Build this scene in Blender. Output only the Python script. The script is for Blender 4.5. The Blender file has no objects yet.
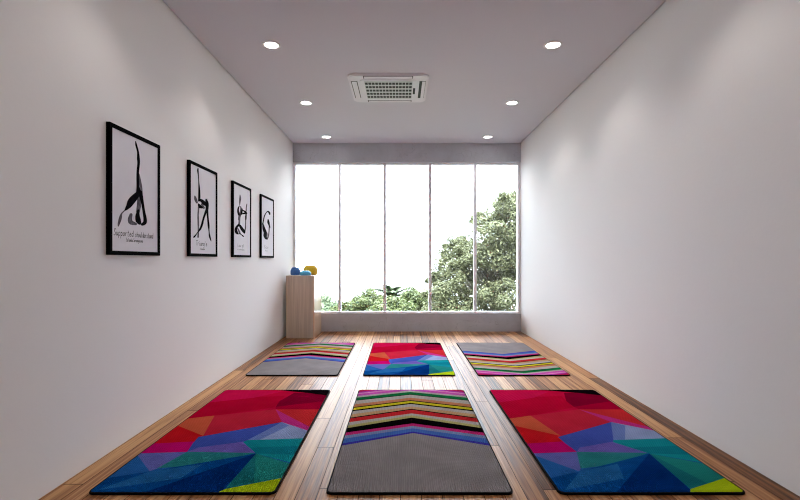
import bpy, bmesh, math, random
import numpy as np
from mathutils import Vector, Matrix
from mathutils.geometry import delaunay_2d_cdt

C = bpy.context.scene.collection
SC = bpy.context.scene

# ------------------------------------------------------------------ camera
F_PX = 470.0
cam_d = bpy.data.cameras.new('camera')
cam = bpy.data.objects.new('camera', cam_d); C.objects.link(cam)
cam_d.sensor_width = 36.0
cam_d.lens = F_PX / 800.0 * 36.0
cam_d.shift_x = -0.5 / 800.0
cam_d.shift_y = 10.3 / 800.0
cam_d.clip_start = 0.05; cam_d.clip_end = 500
cam.location = (0, 0, 1.06)
cam.rotation_euler = (math.radians(90), 0, 0)
SC.camera = cam

# ------------------------------------------------------------------ view, world, sun
SC.view_settings.view_transform = 'Standard'
SC.view_settings.look = 'None'
SC.view_settings.gamma = 1.0
SC.view_settings.use_curve_mapping = False
SC.view_settings.exposure = 0.2
try:
    SC.cycles.use_denoising = True
    SC.cycles.max_bounces = 10
    SC.cycles.diffuse_bounces = 6
    SC.cycles.transparent_max_bounces = 16
    SC.cycles.sample_clamp_indirect = 6.0
    SC.cycles.filter_width = 1.1
except Exception:
    pass

SKY = 56.0            # zenith; an overcast sky is darker towards the horizon
LAMP_W = 9.5
SUN = 4.0

world = bpy.data.worlds.new('sky'); SC.world = world
world.use_nodes = True
wn = world.node_tree; wn.nodes.clear()
w_out = wn.nodes.new('ShaderNodeOutputWorld')
w_bg = wn.nodes.new('ShaderNodeBackground')
w_tc = wn.nodes.new('ShaderNodeTexCoord')
w_no = wn.nodes.new('ShaderNodeTexNoise'); w_no.inputs['Scale'].default_value = 2.2; w_no.inputs['Detail'].default_value = 5
w_rp = wn.nodes.new('ShaderNodeValToRGB')
w_rp.color_ramp.elements[0].position = 0.35; w_rp.color_ramp.elements[0].color = (0.76, 0.87, 1.0, 1)
w_rp.color_ramp.elements[1].position = 0.62; w_rp.color_ramp.elements[1].color = (0.86, 0.93, 1.0, 1)
wn.links.new(w_tc.outputs['Generated'], w_no.inputs['Vector'])
wn.links.new(w_no.outputs['Fac'], w_rp.inputs['Fac'])
wn.links.new(w_rp.outputs['Color'], w_bg.inputs['Color'])
w_sx = wn.nodes.new('ShaderNodeSeparateXYZ'); wn.links.new(w_tc.outputs['Generated'], w_sx.inputs[0])
w_el = wn.nodes.new('ShaderNodeValToRGB'); w_e = w_el.color_ramp.elements
w_e[0].position = 0.20; w_e[0].color = (.15,) * 3 + (1,)
w_e[1].position = 1.0; w_e[1].color = (1, 1, 1, 1)
for p_, v_ in ((.34, .19), (.45, .25), (.60, .62), (.80, 1.0)):
    k_ = w_e.new(p_); k_.color = (v_,) * 3 + (1,)
w_mu = wn.nodes.new('ShaderNodeMath'); w_mu.operation = 'MULTIPLY'; w_mu.inputs[1].default_value = SKY
wn.links.new(w_sx.outputs[2], w_el.inputs['Fac']); wn.links.new(w_el.outputs['Color'], w_mu.inputs[0])
wn.links.new(w_mu.outputs[0], w_bg.inputs['Strength'])
wn.links.new(w_bg.outputs['Background'], w_out.inputs['Surface'])

sun_d = bpy.data.lights.new('sun', 'SUN'); sun_d.energy = SUN; sun_d.angle = math.radians(4); sun_d.color = (1.0, 0.95, 0.85)
sun = bpy.data.objects.new('sun', sun_d); C.objects.link(sun)
sun.rotation_euler = (math.radians(42), 0, math.radians(35))   # from behind and to the right of the room
sun.location = (12, -14, 20)

# ------------------------------------------------------------------ helpers
def srgb(r, g, b):
    def f(c):
        c /= 255.0
        return c / 12.92 if c <= 0.04045 else ((c + 0.055) / 1.055) ** 2.4
    return (f(r), f(g), f(b), 1.0)

def newmat(name):
    m = bpy.data.materials.new(name); m.use_nodes = True
    nt = m.node_tree
    return m, nt, nt.nodes['Principled BSDF']

def plain(name, col, rough=0.6, spec=0.5, metal=0.0, noise=0.0, nscale=30, bump=0.0, bscale=60, coat=0.0):
    m, nt, b = newmat(name)
    b.inputs['Base Color'].default_value = col
    b.inputs['Roughness'].default_value = rough
    b.inputs['Specular IOR Level'].default_value = spec
    b.inputs['Metallic'].default_value = metal
    b.inputs['Coat Weight'].default_value = coat
    tc = nt.nodes.new('ShaderNodeTexCoord')
    if noise:
        n = nt.nodes.new('ShaderNodeTexNoise'); n.inputs['Scale'].default_value = nscale; n.inputs['Detail'].default_value = 6
        r = nt.nodes.new('ShaderNodeValToRGB')
        r.color_ramp.elements[0].position = 0.3; r.color_ramp.elements[1].position = 0.7
        r.color_ramp.elements[0].color = tuple(c * (1 - noise) for c in col[:3]) + (1,)
        r.color_ramp.elements[1].color = tuple(min(1, c * (1 + noise)) for c in col[:3]) + (1,)
        nt.links.new(tc.outputs['Object'], n.inputs['Vector'])
        nt.links.new(n.outputs['Fac'], r.inputs['Fac'])
        nt.links.new(r.outputs['Color'], b.inputs['Base Color'])
    if bump:
        n2 = nt.nodes.new('ShaderNodeTexNoise'); n2.inputs['Scale'].default_value = bscale; n2.inputs['Detail'].default_value = 3
        bp = nt.nodes.new('ShaderNodeBump'); bp.inputs['Strength'].default_value = bump; bp.inputs['Distance'].default_value = 0.004
        nt.links.new(tc.outputs['Object'], n2.inputs['Vector'])
        nt.links.new(n2.outputs['Fac'], bp.inputs['Height'])
        nt.links.new(bp.outputs['Normal'], b.inputs['Normal'])
    return m

def math_node(nt, op, a, b=None, c=None):
    n = nt.nodes.new('ShaderNodeMath'); n.operation = op
    for k, v in enumerate((a, b, c)):
        if v is None: continue
        if isinstance(v, (int, float)): n.inputs[k].default_value = v
        else: nt.links.new(v, n.inputs[k])
    return n.outputs[0]

def floor_wood():
    m, nt, b = newmat('oiled_wood_planks')
    L = nt.links
    tc = nt.nodes.new('ShaderNodeTexCoord'); sx = nt.nodes.new('ShaderNodeSeparateXYZ')
    L.new(tc.outputs['Object'], sx.inputs[0])
    x, y = sx.outputs[0], sx.outputs[1]
    px = math_node(nt, 'DIVIDE', x, PLANK)
    ix = math_node(nt, 'FLOOR', px); fx = math_node(nt, 'FRACT', px)
    w1 = nt.nodes.new('ShaderNodeTexWhiteNoise'); w1.noise_dimensions = '1D'; L.new(ix, w1.inputs['W'])
    py = math_node(nt, 'ADD', math_node(nt, 'DIVIDE', y, 2.3), math_node(nt, 'MULTIPLY', w1.outputs['Value'], 7.0))
    iy = math_node(nt, 'FLOOR', py); fy = math_node(nt, 'FRACT', py)
    cid = nt.nodes.new('ShaderNodeCombineXYZ'); L.new(ix, cid.inputs[0]); L.new(iy, cid.inputs[1])
    w2 = nt.nodes.new('ShaderNodeTexWhiteNoise'); w2.noise_dimensions = '2D'; L.new(cid.outputs[0], w2.inputs['Vector'])
    rnd = w2.outputs['Value']
    # long grain
    g = nt.nodes.new('ShaderNodeCombineXYZ')
    L.new(math_node(nt, 'MULTIPLY', x, 55.0), g.inputs[0])
    L.new(math_node(nt, 'MULTIPLY', y, 1.1), g.inputs[1])
    L.new(math_node(nt, 'MULTIPLY', rnd, 37.0), g.inputs[2])
    n1 = nt.nodes.new('ShaderNodeTexNoise'); n1.inputs['Scale'].default_value = 1.0; n1.inputs['Detail'].default_value = 5; n1.inputs['Distortion'].default_value = 0.9
    L.new(g.outputs[0], n1.inputs['Vector'])
    g2 = nt.nodes.new('ShaderNodeCombineXYZ')
    L.new(math_node(nt, 'MULTIPLY', x, 150.0), g2.inputs[0])
    L.new(math_node(nt, 'MULTIPLY', y, 5.0), g2.inputs[1])
    L.new(math_node(nt, 'MULTIPLY', rnd, 91.0), g2.inputs[2])
    n2 = nt.nodes.new('ShaderNodeTexNoise'); n2.inputs['Scale'].default_value = 1.0; n2.inputs['Detail'].default_value = 3
    L.new(g2.outputs[0], n2.inputs['Vector'])
    f = math_node(nt, 'ADD', math_node(nt, 'MULTIPLY', n1.outputs['Fac'], 0.95), math_node(nt, 'MULTIPLY', n2.outputs['Fac'], 0.22))
    f = math_node(nt, 'ADD', f, math_node(nt, 'MULTIPLY', math_node(nt, 'SUBTRACT', rnd, 0.5), 0.34))
    r = nt.nodes.new('ShaderNodeValToRGB'); e = r.color_ramp.elements
    e[0].position = 0.34; e[0].color = FLOOR_COL[0]
    e[1].position = 0.80; e[1].color = FLOOR_COL[3]
    k = e.new(0.50); k.color = FLOOR_COL[1]
    k = e.new(0.64); k.color = FLOOR_COL[2]
    L.new(f, r.inputs['Fac'])
    # seams
    ed = math_node(nt, 'MINIMUM', fx, math_node(nt, 'SUBTRACT', 1.0, fx))
    seam = math_node(nt, 'LESS_THAN', ed, 0.019)
    ey = math_node(nt, 'MINIMUM', fy, math_node(nt, 'SUBTRACT', 1.0, fy))
    seam2 = math_node(nt, 'LESS_THAN', ey, 0.0013)
    sm = math_node(nt, 'MAXIMUM', seam, seam2)
    mix = nt.nodes.new('ShaderNodeMix'); mix.data_type = 'RGBA'
    L.new(math_node(nt, 'MULTIPLY', sm, 0.95), mix.inputs['Factor'])
    L.new(r.outputs['Color'], mix.inputs['A']); mix.inputs['B'].default_value = (0.035, 0.018, 0.012, 1)
    L.new(mix.outputs['Result'], b.inputs['Base Color'])
    h = math_node(nt, 'SUBTRACT', math_node(nt, 'MULTIPLY', n2.outputs['Fac'], 0.25), math_node(nt, 'MULTIPLY', sm, 1.0))
    bp = nt.nodes.new('ShaderNodeBump'); bp.inputs['Strength'].default_value = 0.35; bp.inputs['Distance'].default_value = 0.002
    L.new(h, bp.inputs['Height']); L.new(bp.outputs['Normal'], b.inputs['Normal'])
    rr = math_node(nt, 'ADD', FLOOR_ROUGH, math_node(nt, 'MULTIPLY', n1.outputs['Fac'], 0.10))
    rr = math_node(nt, 'ADD', rr, math_node(nt, 'MULTIPLY', sm, 0.4))
    L.new(rr, b.inputs['Roughness'])
    L.new(math_node(nt, 'MULTIPLY', math_node(nt, 'SUBTRACT', 1.0, math_node(nt, 'MULTIPLY', sm, .9)), FLOOR_SPEC), b.inputs['Specular IOR Level'])
    return m

def laminate(name, cols, rough, coat=0.0):
    """veneer with a vertical grain"""
    m, nt, b = newmat(name); L = nt.links
    tc = nt.nodes.new('ShaderNodeTexCoord'); mp = nt.nodes.new('ShaderNodeMapping')
    mp.inputs['Scale'].default_value = (55, 55, 1.6)
    L.new(tc.outputs['Object'], mp.inputs[0])
    n = nt.nodes.new('ShaderNodeTexNoise'); n.inputs['Scale'].default_value = 1; n.inputs['Detail'].default_value = 5; n.inputs['Distortion'].default_value = .5
    L.new(mp.outputs[0], n.inputs['Vector'])
    r = nt.nodes.new('ShaderNodeValToRGB'); r.color_ramp.elements[0].position = .3; r.color_ramp.elements[1].position = .72
    r.color_ramp.elements[0].color = cols[0]; r.color_ramp.elements[1].color = cols[1]
    L.new(n.outputs['Fac'], r.inputs['Fac']); L.new(r.outputs['Color'], b.inputs['Base Color'])
    b.inputs['Roughness'].default_value = rough
    b.inputs['Coat Weight'].default_value = coat; b.inputs['Coat Roughness'].default_value = 0.06
    return m

def concrete(name, col):
    m, nt, b = newmat(name); L = nt.links
    tc = nt.nodes.new('ShaderNodeTexCoord')
    n = nt.nodes.new('ShaderNodeTexNoise'); n.inputs['Scale'].default_value = 2.6; n.inputs['Detail'].default_value = 9; n.inputs['Roughness'].default_value = .65; n.inputs['Distortion'].default_value = .6
    L.new(tc.outputs['Object'], n.inputs['Vector'])
    r = nt.nodes.new('ShaderNodeValToRGB'); e = r.color_ramp.elements
    e[0].position = .3; e[0].color = tuple(c * .86 for c in col[:3]) + (1,)
    e[1].position = .7; e[1].color = tuple(c * 1.1 for c in col[:3]) + (1,)
    L.new(n.outputs['Fac'], r.inputs['Fac'])
    # fine dark veins
    v = nt.nodes.new('ShaderNodeTexNoise'); v.inputs['Scale'].default_value = 3.5; v.inputs['Detail'].default_value = 4; v.inputs['Distortion'].default_value = 1.2
    L.new(tc.outputs['Object'], v.inputs['Vector'])
    ve = math_node(nt, 'LESS_THAN', math_node(nt, 'ABSOLUTE', math_node(nt, 'SUBTRACT', v.outputs['Fac'], .56)), .0045)
    mx = nt.nodes.new('ShaderNodeMix'); mx.data_type = 'RGBA'
    L.new(math_node(nt, 'MULTIPLY', ve, .4), mx.inputs['Factor'])
    L.new(r.outputs['Color'], mx.inputs['A']); mx.inputs['B'].default_value = tuple(c * .5 for c in col[:3]) + (1,)
    L.new(mx.outputs['Result'], b.inputs['Base Color'])
    b.inputs['Roughness'].default_value = .8
    return m

def mat_print():
    """printed rubber with a small woven diamond emboss; the print colours sit in the mesh"""
    m, nt, b = newmat('printed_rubber'); L = nt.links
    at = nt.nodes.new('ShaderNodeAttribute'); at.attribute_name = 'print'
    tc = nt.nodes.new('ShaderNodeTexCoord'); sx = nt.nodes.new('ShaderNodeSeparateXYZ')
    L.new(tc.outputs['Object'], sx.inputs[0])
    k = 2 * math.pi / 0.021
    a = math_node(nt, 'SINE', math_node(nt, 'MULTIPLY', math_node(nt, 'ADD', sx.outputs[0], sx.outputs[1]), k))
    c = math_node(nt, 'SINE', math_node(nt, 'MULTIPLY', math_node(nt, 'SUBTRACT', sx.outputs[0], sx.outputs[1]), k))
    h = math_node(nt, 'MULTIPLY', a, c)
    no = nt.nodes.new('ShaderNodeTexNoise'); no.inputs['Scale'].default_value = 5.0; no.inputs['Detail'].default_value = 6
    L.new(tc.outputs['Object'], no.inputs['Vector'])
    sc = math_node(nt, 'ADD', math_node(nt, 'MULTIPLY', no.outputs['Fac'], .4), .50)
    sc = math_node(nt, 'ADD', sc, math_node(nt, 'MULTIPLY', h, .13))
    mul = nt.nodes.new('ShaderNodeVectorMath'); mul.operation = 'SCALE'
    L.new(at.outputs['Color'], mul.inputs[0]); L.new(sc, mul.inputs['Scale'])
    L.new(mul.outputs[0], b.inputs['Base Color'])
    bp = nt.nodes.new('ShaderNodeBump'); bp.inputs['Strength'].default_value = .8; bp.inputs['Distance'].default_value = .003
    L.new(h, bp.inputs['Height']); L.new(bp.outputs['Normal'], b.inputs['Normal'])
    b.inputs['Roughness'].default_value = .85
    b.inputs['Specular IOR Level'].default_value = .0
    return m

def glass():
    m = bpy.data.materials.new('clear_glass'); m.use_nodes = True
    nt = m.node_tree; nt.nodes.clear(); L = nt.links
    o = nt.nodes.new('ShaderNodeOutputMaterial'); mx = nt.nodes.new('ShaderNodeMixShader')
    t = nt.nodes.new('ShaderNodeBsdfTransparent'); t.inputs[0].default_value = (.975, .985, .985, 1)
    g = nt.nodes.new('ShaderNodeBsdfGlossy'); g.inputs['Roughness'].default_value = 0.0
    f = nt.nodes.new('ShaderNodeFresnel'); f.inputs['IOR'].default_value = 1.45
    L.new(f.outputs[0], mx.inputs[0]); L.new(t.outputs[0], mx.inputs[1]); L.new(g.outputs[0], mx.inputs[2]); L.new(mx.outputs[0], o.inputs[0])
    return m

def leaf_mat(name, c0, c1):
    m, nt, b = newmat(name); L = nt.links
    ge = nt.nodes.new('ShaderNodeNewGeometry'); r = nt.nodes.new('ShaderNodeValToRGB')
    r.color_ramp.elements[0].color = c0; r.color_ramp.elements[1].color = c1
    L.new(ge.outputs['Random Per Island'], r.inputs['Fac'])
    L.new(r.outputs['Color'], b.inputs['Base Color'])
    b.inputs['Roughness'].default_value = .6; b.inputs['Specular IOR Level'].default_value = .15
    tr = nt.nodes.new('ShaderNodeBsdfTranslucent'); L.new(r.outputs['Color'], tr.inputs[0])
    mx = nt.nodes.new('ShaderNodeMixShader'); mx.inputs[0].default_value = .35
    out = nt.nodes['Material Output']
    L.new(b.outputs[0], mx.inputs[1]); L.new(tr.outputs[0], mx.inputs[2]); L.new(mx.outputs[0], out.inputs[0])
    return m

def emitter(name, col, s):
    m, nt, b = newmat(name)
    b.inputs['Base Color'].default_value = (.9, .9, .9, 1)
    b.inputs['Emission Color'].default_value = col; b.inputs['Emission Strength'].default_value = s
    return m

def box(bm, x0, x1, y0, y1, z0, z1, bev=0.0, seg=2):
    t = bmesh.new()
    bmesh.ops.create_cube(t, size=1)
    for v in t.verts:
        v.co = Vector(((x0 + x1) / 2 + v.co.x * (x1 - x0), (y0 + y1) / 2 + v.co.y * (y1 - y0), (z0 + z1) / 2 + v.co.z * (z1 - z0)))
    if bev: bmesh.ops.bevel(t, geom=list(t.edges), offset=bev, segments=seg, profile=.5, affect='EDGES')
    merge(bm, t)

def merge(bm, t):
    me = bpy.data.meshes.new('tmp'); t.to_mesh(me); t.free(); bm.from_mesh(me); bpy.data.meshes.remove(me)

def rounded(x0, x1, y0, y1, r, n=6):
    pts = []
    for cx, cy, a0 in ((x1 - r, y1 - r, 0), (x0 + r, y1 - r, 90), (x0 + r, y0 + r, 180), (x1 - r, y0 + r, 270)):
        for k in range(n + 1):
            a = math.radians(a0 + 90 * k / n)
            pts.append((cx + r * math.cos(a), cy + r * math.sin(a)))
    return pts

def prism(bm, pts, z0, z1, bev=0.0):
    t = bmesh.new()
    lo = [t.verts.new((x, y, z0)) for x, y in pts]; hi = [t.verts.new((x, y, z1)) for x, y in pts]
    n = len(pts)
    t.faces.new(lo[::-1]); top = t.faces.new(hi)
    for i in range(n): t.faces.new((lo[i], lo[(i + 1) % n], hi[(i + 1) % n], hi[i]))
    if bev:
        ed = [e for f in t.faces if len(f.verts) == n for e in f.edges]
        bmesh.ops.bevel(t, geom=ed, offset=bev, segments=2, profile=.5, affect='EDGES')
    merge(bm, t)

def lathe(bm, prof, seg=40, cx=0, cy=0):
    rings = []
    for r, z in prof:
        if r < 1e-6: rings.append([bm.verts.new((cx, cy, z))])
        else: rings.append([bm.verts.new((cx + r * math.cos(2 * math.pi * k / seg), cy + r * math.sin(2 * math.pi * k / seg), z)) for k in range(seg)])
    for a, b in zip(rings, rings[1:]):
        for k in range(seg):
            j = (k + 1) % seg
            if len(a) == 1 and len(b) == 1: continue
            if len(a) == 1: bm.faces.new((a[0], b[j], b[k]))
            elif len(b) == 1: bm.faces.new((a[k], a[j], b[0]))
            else: bm.faces.new((a[k], a[j], b[j], b[k]))

def tube(bm, pts, radii, seg=8):
    rings = []
    for i, p in enumerate(pts):
        p = Vector(p)
        d = (Vector(pts[min(i + 1, len(pts) - 1)]) - Vector(pts[max(i - 1, 0)])).normalized()
        u = d.cross(Vector((0.3, 1, 0.1))).normalized(); v = d.cross(u)
        rings.append([bm.verts.new(p + (u * math.cos(2 * math.pi * k / seg) + v * math.sin(2 * math.pi * k / seg)) * radii[i]) for k in range(seg)])
    for a, b in zip(rings, rings[1:]):
        for k in range(seg):
            j = (k + 1) % seg; bm.faces.new((a[k], a[j], b[j], b[k]))
    bm.faces.new(rings[0][::-1]); bm.faces.new(rings[-1])

def obj(name, bm, mat, parent=None, smooth=False):
    if not isinstance(bm, bpy.types.Mesh):
        bmesh.ops.recalc_face_normals(bm, faces=bm.faces)
        me = bpy.data.meshes.new(name); bm.to_mesh(me); bm.free()
    else: me = bm
    for m in (mat if isinstance(mat, (list, tuple)) else [mat]): me.materials.append(m)
    if smooth:
        me.polygons.foreach_set('use_smooth', [True] * len(me.polygons))
    o = bpy.data.objects.new(name, me); C.objects.link(o)
    if parent: o.parent = parent
    return o

def tag(o, label, cat, group=None, kind=None):
    o['label'] = label; o['category'] = cat
    if group: o['group'] = group
    if kind: o['kind'] = kind
    return o

def thing(name, label, cat, loc=(0, 0, 0), rz=0.0, group=None):
    o = bpy.data.objects.new(name, None); o.empty_display_size = .1; C.objects.link(o)
    o.location = loc; o.rotation_euler = (0, 0, rz)
    return tag(o, label, cat, group)

def struct(name, bm, mat, parent=None):
    o = obj(name, bm, mat, parent)
    if not parent: o['kind'] = 'structure'
    return o

def dup(o, parent=None):
    c = o.copy(); C.objects.link(c)
    if parent: c.parent = parent
    for ch in list(o.children): dup(ch, c)
    return c

# ------------------------------------------------------------------ room shell
XL, XR, YB, H = -1.605, 1.792, 7.0, 2.80
YN = -2.0                     # wall behind the camera
PLANK = 0.094
FLOOR_COL = [srgb(78, 48, 30), srgb(138, 89, 55), srgb(170, 118, 76), srgb(200, 152, 105)]
FLOOR_ROUGH = 0.28
FLOOR_SPEC = 0.08

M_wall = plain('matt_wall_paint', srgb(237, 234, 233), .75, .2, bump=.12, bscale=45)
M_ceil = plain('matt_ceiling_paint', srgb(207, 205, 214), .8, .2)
M_gap = plain('dark_shadow_gap', srgb(120, 108, 110), .9)
M_floor = floor_wood()
M_beam = concrete('grey_concrete', srgb(190, 193, 200))
M_alu = plain('pale_window_aluminium', srgb(246, 248, 254), .4, .5)
M_glass = glass()

bm = bmesh.new(); box(bm, XL - .2, XR + .2, YN - .2, YB + .25, -.2, 0); struct('floor', bm, M_floor)
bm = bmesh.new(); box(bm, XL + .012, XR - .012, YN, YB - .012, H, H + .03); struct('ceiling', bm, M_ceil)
bm = bmesh.new(); box(bm, XL - .2, XR + .2, YN - .2, YB + .25, H + .03, H + .25); struct('ceiling_slab', bm, M_gap)
bm = bmesh.new(); box(bm, XL - .2, XL, YN - .2, YB + .25, 0, H + .03); struct('wall_left', bm, M_wall)
bm = bmesh.new(); box(bm, XR, XR + .2, YN - .2, YB + .25, 0, H + .03); struct('wall_right', bm, M_wall)
bm = bmesh.new(); box(bm, XL, XR, YN - .2, YN, 0, H + .03); struct('wall_near', bm, M_wall)
ZS, ZT = .262, 2.525
bm = bmesh.new(); box(bm, XL, XR, YB, YB + .25, 0, ZS); struct('wall_far', bm, M_beam)
bm = bmesh.new(); box(bm, XL, XR, YB, YB + .25, ZT, H + .03); struct('trim_1', bm, M_beam)

# window: aluminium frame, four thin mullions, five panes
win = bpy.data.objects.new('window_1', None); C.objects.link(win); win['kind'] = 'structure'
WY0, WY1 = YB + .03, YB + .09
bm = bmesh.new()
box(bm, XL, XR, WY0 - .025, WY1 + .03, ZS, ZS + .028, .003)
box(bm, XL, XR, WY0, WY1, ZT - .035, ZT, .003)
box(bm, XL, XL + .036, WY0, WY1, ZS + .028, ZT - .035, .003)
box(bm, XR - .036, XR, WY0, WY1, ZS + .028, ZT - .035, .003)
obj('window_frame', bm, M_alu, win)
mx_ = [(p - 400.5) * (YB + .06) / F_PX for p in (339.7, 384.7, 430.1, 475.0)]
for x in mx_:
    bm = bmesh.new(); box(bm, x - .020, x + .020, WY0, WY1, ZS + .028, ZT - .035, .002); obj('mullion', bm, M_alu, win)
ed = [XL + .036] + [v for x in mx_ for v in (x - .020, x + .020)] + [XR - .036]
for a, b_ in zip(ed[::2], ed[1::2]):
    bm = bmesh.new(); box(bm, a, b_, YB + .057, YB + .063, ZS + .028, ZT - .035); obj('pane', bm, M_glass, win)

# ------------------------------------------------------------------ ceiling downlights
M_white = plain('white_enamel', srgb(235, 232, 232), .4)
M_lens = emitter('lit_lens', (1.0, .96, .90, 1), 14.0)
def make_downlight():
    t = thing('downlight', 'x', 'ceiling light')
    bm = bmesh.new()
    lathe(bm, [(.054, -.0005), (.054, -.005), (.060, -.007), (.072, -.004), (.074, -.0005), (.054, -.0005)], 40)
    obj('trim_ring', bm, M_white, t, True)
    bm = bmesh.new(); lathe(bm, [(0, -.003), (.054, -.003)], 40)
    for f in bm.faces: f.normal_update()
    obj('lens', bm, M_lens, t)
    sd = bpy.data.lights.new('lamp', 'SPOT'); sd.energy = LAMP_W; sd.spot_size = math.radians(120); sd.spot_blend = .6
    sd.shadow_soft_size = .035; sd.color = (1.0, .95, .89)
    so = bpy.data.objects.new('lamp', sd); C.objects.link(so); so.parent = t; so.location = (0, 0, -.02)
    return t
lamp_rows = [(3.795, 'nearest the camera'), (5.19, 'level with the air unit'), (6.62, 'next to the window'),
             (2.4, 'just above the view'), (1.0, 'above the viewer')]
first = None
for i, (y, where) in enumerate(lamp_rows):
    for x, side in ((-1.043, 'left'), (1.231, 'right')):
        if first is None: t = first = make_downlight()
        else: t = dup(first)
        t.location = (x, y, H)
        wall = 'poster wall' if side == 'left' else 'bare wall'
        tag(t, 'round lit white ceiling downlight beside the %s, %s' % (wall, where), 'ceiling light', 'recessed ceiling downlights')

# ------------------------------------------------------------------ ceiling air conditioner
M_ac = plain('off_white_plastic', srgb(220, 215, 224), .45)
M_dark = plain('dark_slot', srgb(22, 22, 26), .7)
M_gril = plain('grey_grille_plastic', srgb(196, 196, 198), .5)
ac = thing('air_conditioner', 'square white ceiling air conditioner with a slatted grille between the downlights', 'air conditioner', (-.117, 4.762, H))
S = .386
bm = bmesh.new()
prism(bm, rounded(-S, S, -S, S, .07), -.010, 0, .004)
prism(bm, rounded(-S + .02, S - .02, -S + .02, S - .02, .06), -.014, -.0095, .002)
obj('panel', bm, M_ac, ac)
bm = bmesh.new()                                                        # rounded inner field round the grille
prism(bm, rounded(-.272, .272, -.272, .272, .035), -.018, -.0138, .0015); obj('inner_panel', bm, M_ac, ac)
G = .232
bm = bmesh.new(); box(bm, -G, G, -G, G, -.0192, -.018); gb = obj('grille_opening', bm, M_dark, ac)
bm = bmesh.new()
for k in range(6):
    y = -G + k * 2 * G / 5
    box(bm, -G, G, y - .016, y + .016, -.0215, -.0192, .001)
for k in range(15):
    x = -G + k * 2 * G / 14
    box(bm, x - .003, x + .003, -G, G, -.0205, -.0192)
obj('intake_grille', bm, M_gril, ac)
for k in range(4):
    R = Matrix.Rotation(math.radians(90 * k), 4, 'Z')
    bm = bmesh.new(); box(bm, -.235, .235, .300, .362, -.0152, -.014); bm.transform(R); sl = obj('air_outlet', bm, M_dark, ac)
    bm = bmesh.new()
    if k == 3: box(bm, -.230, .230, .327, .359, -.0185, -.0154, .002)
    else: box(bm, -.228, .228, .307, .355, -.0185, -.0154, .002)
    bm.transform(R); obj('louver', bm, M_ac, ac)
bm = bmesh.new(); box(bm, .243, .265, -.06, .11, -.0192, -.018, .0005); obj('receiver_window', bm, M_dark, ac)

# ------------------------------------------------------------------ cabinet
M_front = laminate('taupe_wood_laminate', [srgb(188, 170, 152), srgb(212, 195, 176)], .5)
M_side = laminate('tan_glossy_laminate', [srgb(218, 180, 148), srgb(238, 204, 170)], .35, 1.0)
CX0, CX1, CY0, CY1, CH = -1.557, -1.171, 6.39, 6.96, .851
cab = thing('cabinet', 'tall narrow taupe wood cabinet in the corner between the poster wall and window', 'cabinet', ((CX0 + CX1) / 2, (CY0 + CY1) / 2, 0))
hw, hd = (CX1 - CX0) / 2, (CY1 - CY0) / 2
bm = bmesh.new(); box(bm, -hw, -hw + .018, -hd, hd, 0, CH - .0185, .001); obj('side_panel', bm, M_front, cab)
bm = bmesh.new(); box(bm, hw - .018, hw, -hd, hd, 0, CH, .001); sp = obj('side_panel', bm, M_side, cab); sp['label'] = 'glossy tan side panel facing the room'
bm = bmesh.new(); box(bm, -hw, hw - .0185, -hd, hd, CH - .018, CH, .001); obj('top_panel', bm, M_front, cab)
bm = bmesh.new(); box(bm, -hw + .0185, hw - .0185, -hd + .002, -hd + .02, .0, CH - .0185, .0005); obj('front_panel', bm, M_front, cab)
bm = bmesh.new(); box(bm, -hw + .0185, hw - .0185, hd - .012, hd - .002, 0, CH - .0185); obj('back_panel', bm, M_front, cab)

# three squat balls on the cabinet
def ball(name, label, x, y, r, h, col):
    m = plain(name + '_rubber', col, .5, .4, noise=.08, nscale=60)
    bm = bmesh.new()
    prof = [(0, 0), (.78 * r, 0), (.92 * r, .05 * h), (r, .18 * h), (r, .56 * h), (.95 * r, .66 * h), (.74 * r, .90 * h), (.66 * r, .96 * h), (.45 * r, .99 * h), (0, h)]
    lathe(bm, prof, 36)
    o = obj('exercise_ball', bm, m, None, True); o.location = (x, y, CH)
    return tag(o, label, 'ball', 'small coloured balls on the cabinet')
ball('yellow', 'large mustard yellow squat ball on the cabinet, nearest the window', -1.300, 6.785, .103, .140, srgb(226, 182, 28))
ball('blue', 'dark blue squat ball on the cabinet, nearest the poster wall', -1.480, 6.62, .068, .112, srgb(62, 108, 172))
ball('light_blue', 'small light blue squat ball in front of the yellow one on the cabinet', -1.315, 6.50, .078, .066, srgb(92, 184, 224))

# ------------------------------------------------------------------ yoga mats
M_edge = plain('black_foam', srgb(14, 13, 15), .9, .05, bump=.1, bscale=200)
M_print = mat_print()
MW, ML, MT = .850, 1.690, .011

def inside(p, poly):
    c = False; j = len(poly) - 1
    for i in range(len(poly)):
        if (poly[i][1] > p[1]) != (poly[j][1] > p[1]) and p[0] < (poly[j][0] - poly[i][0]) * (p[1] - poly[i][1]) / (poly[j][1] - poly[i][1]) + poly[i][0]:
            c = not c
        j = i
    return c

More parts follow.
